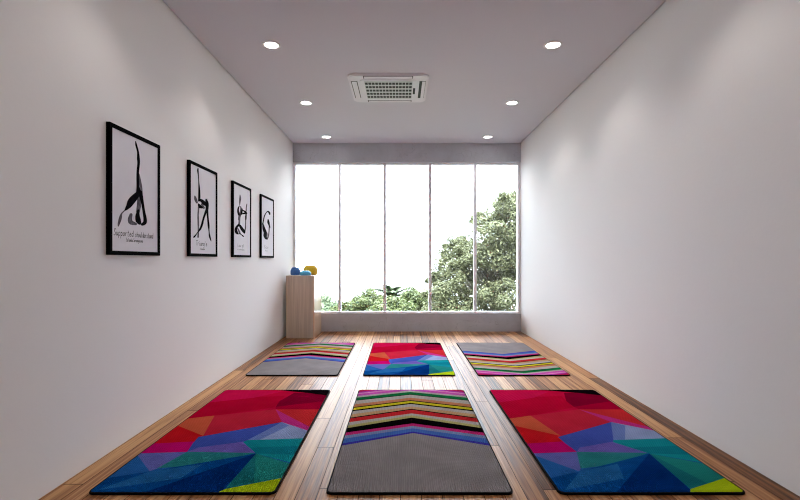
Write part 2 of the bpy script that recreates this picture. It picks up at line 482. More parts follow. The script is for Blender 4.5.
def print_mesh(name, polys, base):
    """polys: (colour, [(u, v)]) painted in order; u across, v from the far edge to the near edge"""
    w, l = MW - .014, ML - .014
    outline = rounded(-w / 2, w / 2, -l / 2, l / 2, .022)
    loc = [(c, [((u - .5) * w, (.5 - v) * l) for u, v in p]) for c, p in polys]
    V, E = [], []
    for p in [outline] + [q for c, q in loc]:
        o = len(V); V += [Vector(q) for q in p]; E += [(o + i, o + (i + 1) % len(p)) for i in range(len(p))]
    r = delaunay_2d_cdt(V, E, [], 0, 1e-5)
    vs, fs = r[0], r[2]
    keep, cols = [], []
    for f in fs:
        c = (sum(vs[i][0] for i in f) / len(f), sum(vs[i][1] for i in f) / len(f))
        if not inside(c, outline): continue
        col = base
        for pc, pp in loc:
            if inside(c, pp): col = pc
        keep.append(f); cols.append(col)
    me = bpy.data.meshes.new(name)
    me.from_pydata([(v[0], v[1], 0) for v in vs], [], keep)
    ca = me.color_attributes.new('print', 'FLOAT_COLOR', 'CORNER')
    k = 0
    for f, c in zip(keep, cols):
        for _ in f: ca.data[k].color = c; k += 1
    # all faces up
    b2 = bmesh.new(); b2.from_mesh(me)
    b2.normal_update()
    bmesh.ops.reverse_faces(b2, faces=[f for f in b2.faces if f.normal.z < 0])
    bmesh.ops.delete(b2, geom=[v for v in b2.verts if not v.link_faces], context='VERTS')
    b2.to_mesh(me); b2.free()
    return me

CRIM = srgb(208, 14, 60)
poly_print = [
    (srgb(38, 96, 165), [(-.1, .5), (1.1, .5), (1.1, 1.1), (-.1, 1.1)]),
    (srgb(194, 10, 50), [(0, .20), (.35, .12), (.62, .10), (.61, .27), (.18, .38), (-.1, .43)]),
    (srgb(214, 20, 76), [(0, 0), (.17, 0), (.55, .03), (.35, .13), (-.1, .22)]),
    (srgb(20, 10, 16), [(.167, -.02), (1.1, -.02), (1.1, .12), (1, .10), (.773, .047), (.556, .012)]),
    (srgb(140, 3, 44), [(.681, .05), (.80, .05), (1.1, .115), (1.1, .18), (.967, .19), (.618, .262), (.61, .181)]),
    (srgb(178, 4, 50), [(.618, .262), (.967, .19), (1.1, .18), (1.1, .31), (.636, .296)]),
    (srgb(216, 48, 52), [(.636, .296), (1.1, .297), (1.1, .56)]),
    (srgb(206, 50, 136), [(.636, .296), (1.1, .56), (1.1, .60), (.767, .451)]),
    (srgb(206, 40, 62), [(.184, .376), (.636, .296), (.767, .451), (.252, .62)]),
    (srgb(214, 92, 62), [(-.1, .46), (-.1, .43), (.184, .376), (.277, .594)]),
    (srgb(214, 26, 36), [(-.1, .455), (.277, .594), (.255, .66), (-.1, .69)]),
    (srgb(210, 12, 110), [(-.1, .75), (-.1, .672), (.269, .646), (.288, .734)]),
    (srgb(68, 88, 178), [(.252, .605), (.767, .451), (.619, .634), (.614, .65), (.29, .735), (.262, .66)]),
    (srgb(158, 172, 214), [(.767, .451), (1.1, .58), (1.1, .63), (.619, .634)]),
    (srgb(116, 136, 200), [(.767, .451), (.84, .49), (.70, .634), (.619, .634)]),
    (srgb(118, 100, 186), [(.288, .736), (.33, .70), (.614, .645), (.745, .742)]),
    (srgb(24, 152, 160), [(.600, .652), (.619, .634), (1.1, .612), (1.1, .84), (.749, .747)]),
    (srgb(20, 130, 146), [(.68, .70), (1.1, .68), (1.1, .76), (.749, .747)]),
    (srgb(108, 110, 186), [(-.1, .75), (.288, .734), (.228, .853), (.195, .875)]),
    (srgb(44, 104, 176), [(-.1, .75), (-.033, .745), (.195, .875), (-.1, .94)]),
    (srgb(46, 136, 138), [(.288, .734), (.749, .742), (.472, .826), (.219, .857)]),
    (srgb(10, 78, 150), [(-.1, .94), (.199, .876), (.749, .747), (.721, 1.1), (-.1, 1.1)]),
    (srgb(38, 104, 166), [(.199, .876), (.472, .826), (.42, .92), (.03, .99)]),
    (srgb(4, 50, 118), [(.27, 1.02), (.749, .747), (.715, 1.02)]),
    (srgb(38, 140, 132), [(.749, .747), (1.1, .85), (1.1, .90), (.723, .984)]),
    (srgb(30, 118, 124), [(.749, .747), (.86, .95), (.723, .984)]),
    (srgb(186, 210, 26), [(.70, 1.003), (.723, .984), (1.1, .895), (1.1, 1.1), (.70, 1.1)]),
]
GREY = srgb(158, 149, 150)
LG, TAN, BLK = srgb(186, 178, 172), srgb(204, 160, 118), srgb(12, 9, 12)
# (v at the mat's side edges, v at its centre line, colour of the band that starts there and runs towards the far end)
chev = [(.672, .556, srgb(66, 58, 168)), (.652, .541, srgb(72, 112, 190)), (.607, .508, srgb(128, 146, 186)), (.578, .483, srgb(206, 46, 120)),
        (.548, .455, BLK), (.505, .388, srgb(184, 176, 112)), (.478, .362, LG), (.440, .338, srgb(206, 44, 50)), (.398, .290, BLK), (.387, .278, TAN),
        (.345, .246, LG), (.308, .212, BLK), (.290, .196, srgb(212, 200, 40)), (.262, .168, BLK), (.250, .156, srgb(200, 128, 92)), (.212, .118, LG),
        (.158, .072, BLK), (.150, .064, srgb(20, 112, 58)), (.112, .024, LG), (.088, .0, srgb(206, 84, 178)), (.055, -.035, srgb(232, 150, 196)), (.040, -.05, srgb(190, 60, 170)), (.02, -.07, srgb(196, 30, 84))]
chev_print = []
UC = .487
for k, (s, c, col) in enumerate(chev):
    chev_print.append((col, [(-.1, s + .034), (UC, c + .011), (1.1, s + .034), (1.1, -.2), (-.1, -.2)]))

def make_mat(me, label, loc, rz=0.0, group=None, part_label=None):
    t = thing('yoga_mat', label, 'yoga mat', loc, rz, group)
    bm = bmesh.new(); prism(bm, rounded(-MW / 2, MW / 2, -ML / 2, ML / 2, .026), .0003, MT, .003)
    obj('foam_base', bm, M_edge, t)
    p = obj('printed_top', me, M_print, t); p.location = (0, 0, MT + .0005)
    p['label'] = part_label
    return t
me_p = print_mesh('printed_top', poly_print, CRIM)
me_c = print_mesh('printed_top', chev_print, GREY)
YF, YR = 2.120 + ML / 2, 4.300 + ML / 2
GP, GC = 'low-poly patterned yoga mats', 'grey chevron yoga mats'
a0 = make_mat(me_p, 'yoga mat printed with red and blue triangles, front row beside the poster wall', (-.992, YF, 0), 0, GP, 'printed red, blue and lime triangles')
b0 = make_mat(me_c, 'grey yoga mat with coloured chevron stripes, in the middle of the front row', (.087, YF, 0), 0, GC, 'grey print with striped chevron')
def put(src, label, loc, rz=0.0):
    t = dup(src); t.location = loc; t.rotation_euler = (0, 0, rz); t['label'] = label
put(a0, 'yoga mat printed with red and blue triangles, front row beside the bare right wall', (1.142, YF, 0))
put(a0, 'yoga mat printed with red and blue triangles, centre of the back row near the window', (.080, YR, 0))
put(b0, 'grey yoga mat with coloured chevron stripes, back row in front of the wood cabinet', (-1.000, YR, 0))
put(b0, 'grey striped yoga mat turned with its plain grey end towards the window', (1.135, YR, 0), math.pi)

# ------------------------------------------------------------------ posters
M_frame = plain('black_frame', srgb(5, 5, 6), .8, .01)
M_paper = plain('pale_paper', srgb(230, 227, 234), .85, .1, noise=.02, nscale=6)
M_ink = plain('black_ink', srgb(16, 14, 18), .9, .01, noise=.5, nscale=25)
M_wash = plain('grey_ink_wash', srgb(96, 90, 98), .85, .1, noise=.45, nscale=45)
M_text = plain('charcoal_ink', srgb(24, 22, 28), .9, .01)
PW, PH = .537, .726
INK = [[["k",[0.476,0.942,0.471,0.938,0.471,0.928,0.471,0.918,0.474,0.905,0.485,0.891,0.498,0.874,0.508,0.858,0.509,0.84,0.507,0.822,0.506,0.804,0.509,0.79,0.513,0.778,0.514,0.763,0.51,0.743,0.504,0.72,0.498,0.696,0.496,0.674,0.496,0.652,0.496,0.631,0.497,0.608,0.498,0.586,0.498,0.565,0.496,0.548,0.492,0.533,0.488,0.519,0.527,0.51],[0.483,0.944,0.49,0.943,0.497,0.934,0.504,0.926,0.512,0.916,0.523,0.902,0.536,0.885,0.547,0.867,0.555,0.849,0.561,0.831,0.565,0.815,0.568,0.801,0.569,0.787,0.567,0.77,0.563,0.749,0.556,0.725,0.551,0.702,0.549,0.681,0.548,0.659,0.549,0.637,0.55,0.615,0.552,0.593,0.557,0.574,0.567,0.56,0.58,0.548,0.594,0.536,0.564,0.516]],["g",[0.54,0.683,0.533,0.678,0.536,0.66,0.54,0.642,0.544,0.624,0.55,0.607,0.557,0.589,0.562,0.572,0.566,0.555,0.569,0.537,0.573,0.519,0.592,0.514],[0.549,0.685,0.559,0.683,0.57,0.667,0.581,0.65,0.591,0.633,0.6,0.616,0.609,0.599,0.616,0.581,0.621,0.563,0.624,0.544,0.627,0.526,0.611,0.516]],["k",[0.575,0.55,0.553,0.546,0.522,0.535,0.492,0.524,0.461,0.511,0.423,0.494,0.381,0.474,0.345,0.453,0.322,0.432,0.312,0.415,0.304,0.401,0.294,0.388,0.281,0.374,0.268,0.359,0.268,0.354],[0.588,0.548,0.59,0.539,0.578,0.523,0.566,0.508,0.547,0.49,0.518,0.468,0.485,0.447,0.457,0.429,0.434,0.416,0.41,0.401,0.381,0.386,0.349,0.373,0.318,0.362,0.288,0.353,0.275,0.351]],["g",[0.281,0.36,0.271,0.359,0.249,0.348,0.226,0.338,0.206,0.326,0.191,0.314,0.179,0.301,0.17,0.289,0.162,0.275,0.155,0.259,0.15,0.246,0.148,0.237,0.149,0.23,0.149,0.224,0.154,0.22],[0.286,0.358,0.285,0.353,0.264,0.343,0.243,0.332,0.229,0.322,0.225,0.312,0.225,0.3,0.222,0.286,0.212,0.271,0.2,0.256,0.189,0.244,0.181,0.235,0.175,0.229,0.169,0.223,0.161,0.22]],["g",[0.531,0.499,0.513,0.488,0.512,0.467,0.51,0.447,0.508,0.427,0.503,0.405,0.497,0.382,0.491,0.358,0.511,0.348],[0.553,0.502,0.574,0.496,0.582,0.476,0.59,0.455,0.592,0.433,0.587,0.408,0.576,0.384,0.566,0.36,0.538,0.348]],["k",[0.548,0.542,0.526,0.524,0.545,0.501,0.564,0.478,0.581,0.455,0.595,0.432,0.606,0.407,0.616,0.383,0.626,0.356,0.635,0.33,0.64,0.308,0.639,0.295,0.636,0.289,0.633,0.287,0.628,0.283,0.613,0.277,0.593,0.27,0.584,0.259],[0.58,0.548,0.617,0.541,0.626,0.516,0.634,0.491,0.643,0.466,0.652,0.44,0.661,0.415,0.671,0.391,0.685,0.365,0.701,0.338,0.712,0.316,0.716,0.299,0.714,0.286,0.699,0.272,0.671,0.261,0.642,0.255,0.618,0.251,0.593,0.253]],["k",[0.53,0.384,0.515,0.378,0.5,0.36,0.484,0.342,0.474,0.324,0.472,0.308,0.475,0.293,0.484,0.281,0.499,0.271,0.518,0.264,0.535,0.259,0.566,0.256],[0.543,0.384,0.553,0.379,0.557,0.361,0.56,0.344,0.565,0.33,0.572,0.319,0.58,0.309,0.586,0.301,0.588,0.293,0.591,0.285,0.596,0.276,0.588,0.262]],["g",[0.39,0.342,0.367,0.335,0.354,0.321,0.34,0.306,0.332,0.291,0.331,0.277,0.34,0.262,0.369,0.25,0.41,0.246,0.452,0.248,0.492,0.249,0.511,0.254],[0.41,0.341,0.422,0.332,0.416,0.317,0.411,0.304,0.411,0.294,0.415,0.288,0.418,0.284,0.42,0.282,0.435,0.278,0.467,0.273,0.503,0.268,0.515,0.261]]],[["k",[0.29,0.956,0.276,0.95,0.27,0.943,0.263,0.934,0.262,0.923,0.27,0.906,0.282,0.887,0.292,0.868,0.298,0.849,0.302,0.83,0.304,0.811,0.305,0.791,0.305,0.772,0.305,0.752,0.305,0.732,0.304,0.713,0.303,0.693,0.302,0.672,0.301,0.652,0.3,0.635,0.298,0.622,0.297,0.611,0.295,0.601,0.312,0.594],[0.303,0.957,0.314,0.954,0.314,0.947,0.315,0.941,0.316,0.931,0.317,0.915,0.32,0.894,0.323,0.873,0.326,0.854,0.33,0.834,0.335,0.815,0.343,0.797,0.351,0.778,0.359,0.759,0.365,0.74,0.37,0.721,0.373,0.701,0.376,0.68,0.378,0.66,0.377,0.641,0.372,0.627,0.364,0.615,0.357,0.604,0.334,0.596]],["g",[0.178,0.646,0.167,0.638,0.167,0.627,0.167,0.615,0.173,0.602,0.19,0.591,0.211,0.58,0.233,0.57,0.262,0.568],[0.193,0.648,0.211,0.646,0.228,0.637,0.244,0.629,0.259,0.62,0.272,0.609,0.284,0.597,0.296,0.584,0.285,0.573]],["k",[0.317,0.618,0.327,0.61,0.35,0.605,0.372,0.601,0.393,0.596,0.42,0.589,0.453,0.581,0.487,0.573,0.519,0.569,0.548,0.567,0.576,0.565,0.627,0.571],[0.328,0.626,0.359,0.631,0.39,0.632,0.423,0.632,0.461,0.63,0.502,0.624,0.542,0.618,0.574,0.611,0.598,0.607,0.618,0.602,0.641,0.597,0.65,0.582]],["k",[0.567,0.648,0.553,0.639,0.557,0.622,0.56,0.607,0.561,0.592,0.561,0.573,0.56,0.551,0.559,0.528,0.591,0.519],[0.588,0.652,0.614,0.649,0.637,0.636,0.661,0.623,0.678,0.605,0.68,0.582,0.673,0.558,0.666,0.535,0.629,0.521]],["k",[0.297,0.572,0.291,0.566,0.29,0.555,0.291,0.543,0.312,0.531,0.351,0.527,0.392,0.528,0.429,0.529,0.46,0.534],[0.31,0.575,0.328,0.575,0.355,0.57,0.379,0.566,0.394,0.564,0.407,0.561,0.431,0.556,0.459,0.55,0.471,0.542]],["g",[0.311,0.54,0.291,0.533,0.285,0.502,0.279,0.472,0.275,0.442,0.274,0.413,0.276,0.384,0.278,0.358,0.28,0.337,0.284,0.318,0.285,0.296,0.282,0.269,0.276,0.238,0.271,0.207,0.289,0.201],[0.331,0.542,0.348,0.536,0.339,0.505,0.33,0.475,0.324,0.445,0.326,0.416,0.331,0.388,0.335,0.362,0.336,0.341,0.335,0.321,0.334,0.299,0.333,0.271,0.331,0.24,0.329,0.209,0.309,0.202]],["k",[0.618,0.549,0.575,0.54,0.554,0.523,0.533,0.505,0.511,0.485,0.489,0.462,0.466,0.438,0.445,0.414,0.426,0.391,0.408,0.368,0.39,0.348,0.371,0.33,0.351,0.313,0.331,0.299,0.312,0.286,0.29,0.274,0.267,0.261,0.243,0.249,0.219,0.238,0.196,0.229,0.176,0.221,0.156,0.214,0.135,0.207,0.134,0.2],[0.649,0.548,0.664,0.535,0.637,0.517,0.611,0.5,0.585,0.482,0.559,0.46,0.534,0.436,0.512,0.413,0.495,0.39,0.481,0.367,0.463,0.345,0.441,0.325,0.417,0.307,0.388,0.291,0.353,0.277,0.317,0.267,0.286,0.257,0.265,0.246,0.247,0.233,0.228,0.222,0.207,0.213,0.188,0.205,0.169,0.198,0.146,0.196]],["k",[0.603,0.539,0.579,0.528,0.591,0.5,0.602,0.472,0.613,0.443,0.621,0.414,0.629,0.385,0.637,0.357,0.649,0.331,0.663,0.306,0.673,0.282,0.677,0.262,0.678,0.244,0.686,0.226,0.705,0.209,0.731,0.194,0.756,0.178,0.768,0.177],[0.631,0.542,0.66,0.537,0.664,0.508,0.669,0.478,0.676,0.449,0.687,0.42,0.7,0.391,0.71,0.363,0.711,0.335,0.708,0.309,0.71,0.285,0.72,0.265,0.735,0.249,0.749,0.233,0.76,0.216,0.771,0.199,0.783,0.182,0.777,0.178]],["g",[0.405,0.582,0.397,0.571,0.42,0.558,0.444,0.544,0.468,0.531,0.503,0.53],[0.426,0.587,0.457,0.586,0.484,0.573,0.511,0.561,0.537,0.548,0.527,0.535]]],[["g",[0.373,0.855,0.362,0.85,0.354,0.833,0.347,0.817,0.34,0.801,0.336,0.786,0.332,0.77,0.331,0.754,0.334,0.738,0.341,0.722,0.347,0.707,0.359,0.704],[0.386,0.856,0.4,0.855,0.417,0.84,0.435,0.826,0.444,0.81,0.44,0.793,0.428,0.776,0.416,0.759,0.406,0.743,0.395,0.726,0.385,0.71,0.372,0.705]],["k",[0.343,0.702,0.322,0.698,0.293,0.684,0.262,0.67,0.239,0.653,0.228,0.636,0.226,0.618,0.23,0.602,0.242,0.588,0.259,0.576,0.276,0.565,0.319,0.562],[0.358,0.701,0.364,0.696,0.346,0.682,0.33,0.668,0.321,0.655,0.319,0.641,0.323,0.626,0.33,0.613,0.341,0.602,0.357,0.591,0.373,0.58,0.353,0.567]],["g",[0.399,0.7,0.388,0.694,0.391,0.678,0.393,0.662,0.385,0.645,0.358,0.618,0.321,0.585,0.291,0.555,0.278,0.535,0.275,0.52,0.271,0.505,0.295,0.497],[0.416,0.702,0.434,0.701,0.461,0.687,0.488,0.672,0.499,0.65,0.481,0.618,0.448,0.584,0.419,0.555,0.399,0.536,0.381,0.521,0.363,0.506,0.327,0.497]],["k",[0.488,0.675,0.467,0.669,0.451,0.652,0.435,0.634,0.422,0.619,0.411,0.607,0.403,0.596,0.394,0.585,0.409,0.577],[0.508,0.676,0.524,0.672,0.523,0.655,0.522,0.637,0.516,0.621,0.502,0.607,0.484,0.595,0.467,0.584,0.435,0.577]],["k",[0.424,0.592,0.454,0.589,0.492,0.592,0.53,0.596,0.573,0.6,0.625,0.605,0.676,0.61,0.709,0.612,0.713,0.613,0.718,0.615,0.737,0.616,0.775,0.62],[0.421,0.598,0.445,0.607,0.482,0.611,0.52,0.614,0.558,0.619,0.602,0.626,0.652,0.635,0.701,0.641,0.746,0.642,0.769,0.638,0.779,0.635,0.79,0.627]],["k",[0.484,0.652,0.493,0.646,0.538,0.642,0.582,0.637,0.62,0.633,0.65,0.63,0.677,0.626,0.705,0.623,0.748,0.627],[0.494,0.658,0.521,0.661,0.571,0.659,0.623,0.658,0.669,0.655,0.706,0.652,0.735,0.648,0.762,0.644,0.768,0.634]],["g",[0.765,0.766,0.745,0.761,0.73,0.743,0.715,0.725,0.703,0.706,0.697,0.687,0.693,0.669,0.69,0.65,0.712,0.646],[0.782,0.767,0.795,0.763,0.783,0.745,0.772,0.727,0.764,0.709,0.761,0.691,0.761,0.673,0.761,0.655,0.737,0.647]],["k",[0.704,0.624,0.677,0.615,0.673,0.589,0.669,0.563,0.665,0.536,0.69,0.53],[0.732,0.626,0.758,0.62,0.754,0.593,0.75,0.567,0.745,0.54,0.718,0.532]],["g",[0.347,0.572,0.315,0.562,0.311,0.542,0.306,0.522,0.301,0.503,0.297,0.485,0.292,0.467,0.287,0.45,0.318,0.442],[0.379,0.573,0.408,0.566,0.403,0.546,0.397,0.526,0.394,0.507,0.392,0.489,0.391,0.471,0.39,0.454,0.355,0.443]],["g",[0.683,0.591,0.659,0.583,0.662,0.555,0.665,0.527,0.666,0.499,0.662,0.47,0.655,0.441,0.645,0.415,0.63,0.393,0.61,0.374,0.591,0.354,0.611,0.346],[0.709,0.593,0.734,0.588,0.732,0.56,0.73,0.531,0.727,0.502,0.726,0.473,0.724,0.444,0.719,0.416,0.706,0.393,0.69,0.373,0.674,0.353,0.64,0.345]],["k",[0.34,0.456,0.291,0.453,0.247,0.44,0.2,0.426,0.159,0.411,0.127,0.394,0.103,0.377,0.091,0.36,0.096,0.343,0.114,0.329,0.141,0.317,0.181,0.31,0.224,0.307,0.261,0.306,0.294,0.307],[0.367,0.451,0.367,0.439,0.327,0.424,0.291,0.411,0.264,0.399,0.243,0.387,0.229,0.374,0.224,0.365,0.232,0.357,0.249,0.35,0.263,0.343,0.271,0.336,0.286,0.329,0.305,0.321,0.309,0.313]],["k",[0.323,0.44,0.312,0.425,0.343,0.41,0.374,0.394,0.41,0.379,0.453,0.366,0.496,0.354,0.531,0.345,0.555,0.341,0.578,0.338,0.603,0.333,0.628,0.33],[0.357,0.447,0.411,0.446,0.457,0.433,0.504,0.421,0.547,0.409,0.591,0.397,0.634,0.384,0.666,0.371,0.678,0.358,0.671,0.348,0.662,0.34,0.649,0.333]],["k",[0.316,0.323,0.324,0.317,0.364,0.313,0.404,0.31,0.441,0.305,0.475,0.299,0.507,0.291,0.54,0.283,0.575,0.284],[0.326,0.328,0.352,0.33,0.39,0.326,0.429,0.321,0.469,0.316,0.509,0.31,0.549,0.304,0.589,0.298,0.592,0.29]],["g",[0.249,0.388,0.238,0.38,0.256,0.366,0.275,0.353,0.297,0.34,0.324,0.33,0.353,0.322,0.382,0.313,0.409,0.312],[0.271,0.391,0.301,0.389,0.328,0.377,0.356,0.365,0.38,0.354,0.399,0.343,0.416,0.333,0.433,0.323,0.427,0.316]]],[["k",[0.7,0.718,0.722,0.726,0.725,0.737,0.728,0.749,0.713,0.761,0.676,0.77,0.623,0.776,0.559,0.777,0.496,0.771,0.446,0.76,0.399,0.746,0.342,0.725,0.278,0.7,0.225,0.673,0.19,0.644,0.167,0.616,0.145,0.59,0.123,0.568,0.102,0.547,0.082,0.527,0.106,0.52],[0.67,0.715,0.638,0.718,0.617,0.726,0.597,0.733,0.58,0.738,0.561,0.745,0.543,0.751,0.532,0.754,0.519,0.755,0.488,0.751,0.446,0.741,0.395,0.721,0.343,0.697,0.299,0.671,0.268,0.645,0.243,0.617,0.222,0.591,0.204,0.569,0.19,0.548,0.177,0.528,0.139,0.52]],["k",[0.118,0.549,0.099,0.541,0.103,0.511,0.107,0.481,0.12,0.453,0.149,0.43,0.182,0.413,0.2,0.4,0.197,0.388,0.183,0.371,0.184,0.349,0.216,0.33,0.264,0.315,0.32,0.303,0.387,0.297,0.445,0.298,0.492,0.299,0.527,0.304],[0.144,0.552,0.175,0.549,0.228,0.524,0.281,0.498,0.327,0.476,0.368,0.458,0.407,0.439,0.437,0.417,0.44,0.393,0.428,0.375,0.422,0.364,0.425,0.352,0.434,0.339,0.444,0.329,0.452,0.325,0.478,0.321,0.517,0.317,0.536,0.31]],["k",[0.524,0.638,0.494,0.628,0.485,0.611,0.476,0.594,0.479,0.577,0.502,0.563,0.537,0.55,0.569,0.538,0.596,0.527,0.622,0.516,0.648,0.505,0.683,0.502],[0.56,0.641,0.597,0.636,0.621,0.622,0.645,0.608,0.663,0.595,0.674,0.582,0.681,0.567,0.69,0.552,0.702,0.539,0.715,0.527,0.729,0.514,0.712,0.505]],["g",[0.63,0.527,0.594,0.518,0.588,0.484,0.583,0.451,0.571,0.42,0.549,0.393,0.52,0.369,0.488,0.351,0.454,0.338,0.414,0.328,0.369,0.317,0.371,0.303],[0.667,0.528,0.699,0.522,0.684,0.487,0.669,0.453,0.654,0.422,0.641,0.394,0.627,0.368,0.604,0.345,0.563,0.326,0.517,0.312,0.476,0.3,0.408,0.297]],["g",[0.286,0.447,0.273,0.436,0.316,0.417,0.357,0.398,0.376,0.383,0.372,0.373,0.351,0.36,0.327,0.345,0.345,0.334],[0.317,0.451,0.362,0.45,0.419,0.432,0.479,0.414,0.518,0.393,0.508,0.371,0.471,0.353,0.437,0.339,0.384,0.332]]]]
GLYPH = {
 'a': [[(.8,.8),(.4,1),(.05,.6),(.12,.08),(.5,.05),(.8,.6),(.8,.95),(.85,.1),(1,0)]],
 'b': [[(.1,1.8),(.1,0)],[(.1,.6),(.5,1),(.8,.5),(.5,0),(.1,.1)]],
 'd': [[(.8,.75),(.4,1),(.05,.5),(.3,0),(.78,.4),(.85,1.8),(.85,.1),(1,0)]],
 'e': [[(.05,.5),(.75,.55),(.5,1),(.1,.7),(.15,.1),(.5,0),(.9,.25)]],
 'g': [[(.8,.8),(.4,1),(.05,.5),(.4,.05),(.8,.5),(.8,.95),(.75,-.6),(.4,-.8),(.1,-.6)]],
 'h': [[(.1,1.8),(.1,0)],[(.1,.6),(.5,1),(.75,.7),(.8,0)]],
 'i': [[(.3,1),(.3,.1),(.5,0)],[(.3,1.35),(.34,1.5)]],
 'k': [[(.1,1.8),(.1,0)],[(.7,1),(.15,.45)],[(.15,.45),(.75,0)]],
 'l': [[(.3,1.8),(.25,.2),(.5,0)]],
 'm': [[(.05,1),(.05,0)],[(.05,.6),(.3,1),(.45,.7),(.47,0)],[(.47,.6),(.75,1),(.9,.7),(.95,0)]],
 'n': [[(.1,1),(.1,0)],[(.1,.6),(.5,1),(.75,.7),(.8,0)]],
 'o': [[(.5,1),(.1,.7),(.15,.15),(.5,0),(.82,.4),(.75,.85),(.5,1)]],
 'p': [[(.1,1),(.1,-.8)],[(.1,.7),(.5,1),(.8,.5),(.5,0),(.1,.2)]],
 'r': [[(.15,1),(.15,0)],[(.15,.6),(.4,.95),(.75,.9)]],
 's': [[(.7,.85),(.4,1),(.1,.75),(.65,.35),(.5,0),(.05,.1)]],
 't': [[(.35,1.6),(.35,.1),(.65,0)],[(.05,1.05),(.7,1.1)]],
 'u': [[(.1,1),(.12,.2),(.4,0),(.75,.4)],[(.75,1),(.78,.1),(1,0)]],
 'v': [[(.1,1),(.45,0),(.8,1)]],
 'w': [[(.05,1),(.25,0),(.5,.8),(.7,0),(.95,1)]],
 'y': [[(.1,1),(.45,.1)],[(.8,1),(.3,-.8)]],
 'S': [[(.9,1.6),(.5,1.85),(.1,1.45),(.8,.6),(.6,.05),(0,.15)]],
 'T': [[(0,1.65),(1.1,1.8)],[(.5,1.72),(.45,0)]],
 'B': [[(.1,1.8),(.1,0)],[(.1,1.75),(.7,1.5),(.15,1),(.85,.5),(.1,0)]],
 'L': [[(.2,1.8),(.1,0),(.9,.1)]],
}
def crom(p, n=4):
    if len(p) < 3: return [Vector(q) for q in p]
    q = [Vector(v) for v in p]; q = [2 * q[0] - q[1]] + q + [2 * q[-1] - q[-2]]
    out = []
    for i in range(1, len(q) - 2):
        a, b, c, d = q[i - 1:i + 3]
        for k in range(n):
            t = k / n
            out.append(.5 * (2 * b + (c - a) * t + (2 * a - 5 * b + 4 * c - d) * t * t + (3 * b - a - 3 * c + d) * t ** 3))
    return out + [q[-2]]
def ribbon(bm, pts, r, x):
    n = len(pts); L_, R_ = [], []
    for i in range(n):
        d = pts[min(i + 1, n - 1)] - pts[max(i - 1, 0)]
        if d.length < 1e-9: d = Vector((1, 0))
        d.normalize(); nn = Vector((-d.y, d.x)) * r
        a, b = pts[i] + nn, pts[i] - nn
        L_.append(bm.verts.new((x, a.x, a.y))); R_.append(bm.verts.new((x, b.x, b.y)))
    for i in range(n - 1): bm.faces.new((L_[i], L_[i + 1], R_[i + 1], R_[i]))
def write(bm, text, u0, u1, v, x, r, hgt=None):
    n = len(text); adv = (u1 - u0) * PW / (n * 1.02)
    s = adv * .88; h = hgt or s
    for i, ch in enumerate(text):
        for st in GLYPH.get(ch, []):
            pts = [Vector((u0 * PW + i * adv + px * s + py * h * .10, v * PH + py * h)) for px, py in st]
            ribbon(bm, crom(pts, 3), r, x + i * 4e-6)
def up_face(bm):
    bm.normal_update()
    bmesh.ops.reverse_faces(bm, faces=[f for f in bm.faces if f.normal.x < 0])

posters = [
 (2.560, 'framed ink poster of an upside-down figure with one leg raised, nearest the camera', [('Supported', .081, .45, .152, .0017, .020), ('shoulderstand', .475, .862, .152, .0017, .018), ('Salamba', .30, .43, .110, .0012, .011), ('Sarvangasana', .44, .636, .110, .0012, .011)]),
 (3.528, 'framed ink poster of a wide-legged bending figure with one arm straight up', [('Triangle', .233, .634, .119, .0021, .022), ('Trikonasana', .359, .541, .073, .0011, .010)]),
 (4.448, 'framed ink poster of a seated twisting figure, third from the camera', [('Low', .246, .45, .140, .0016, .018), ('pl', .51, .611, .140, .0016, .018), ('uttitananasana', .225, .628, .096, .0009, .009)]),
 (5.346, 'framed ink poster of a back-bending curled figure, nearest the window', [('Bow', .263, .569, .150, .0015, .022), ('dhanur', .307, .53, .105, .0009, .010)]),
]
for i, (y0, label, lines) in enumerate(posters):
    t = thing('poster', label, 'poster', (XL, y0, 1.09), 0, 'framed yoga posters on the left wall')
    fw, fd = .023, .022
    bm = bmesh.new()
    box(bm, .0005, fd, 0, fw, 0, PH, .0004); box(bm, .0005, fd, PW - fw, PW, 0, PH, .0004)
    box(bm, .0005, fd, fw, PW - fw, 0, fw, .0004); box(bm, .0005, fd, fw, PW - fw, PH - fw, PH, .0004)
    obj('frame', bm, M_frame, t)
    bm = bmesh.new(); box(bm, .002, .016, fw, PW - fw, fw, PH - fw); obj('paper', bm, M_paper, t)
    bm = bmesh.new(); x = .0163
    for k, (col, a, b_) in enumerate(INK[i]):
        z = x + (0 if col == 'g' else .0006) + k * 1.5e-5
        A = [bm.verts.new((z, a[j] * PW, a[j + 1] * PH)) for j in range(0, len(a), 2)]
        B = [bm.verts.new((z, b_[j] * PW, b_[j + 1] * PH)) for j in range(0, len(b_), 2)]
        for j in range(len(A) - 1):
            f = bm.faces.new((A[j], A[j + 1], B[j + 1], B[j])); f.material_index = 0 if col == 'k' else 1
    up_face(bm)
    me = bpy.data.meshes.new('ink_figure'); bm.to_mesh(me); bm.free()
    obj('ink_figure', me, [M_ink, M_wash], t)
    bm = bmesh.new()
    for tx, u0, u1, v, r, h in lines: write(bm, tx, u0, u1, v, x, r, h)
    up_face(bm)
    me = bpy.data.meshes.new('caption'); bm.to_mesh(me); bm.free()
    obj('caption', me, M_text, t)

# ------------------------------------------------------------------ outside: ground and trees
ZG = -6.0
M_grass = plain('grass', srgb(58, 62, 46), .9, noise=.3, nscale=3)
bm = bmesh.new(); box(bm, -60, 60, YB + .6, 58, ZG - .2, ZG); g = struct('ground', bm, M_grass)
M_bark = plain('bark', srgb(72, 68, 60), .9, noise=.3, nscale=14, bump=.6, bscale=20)

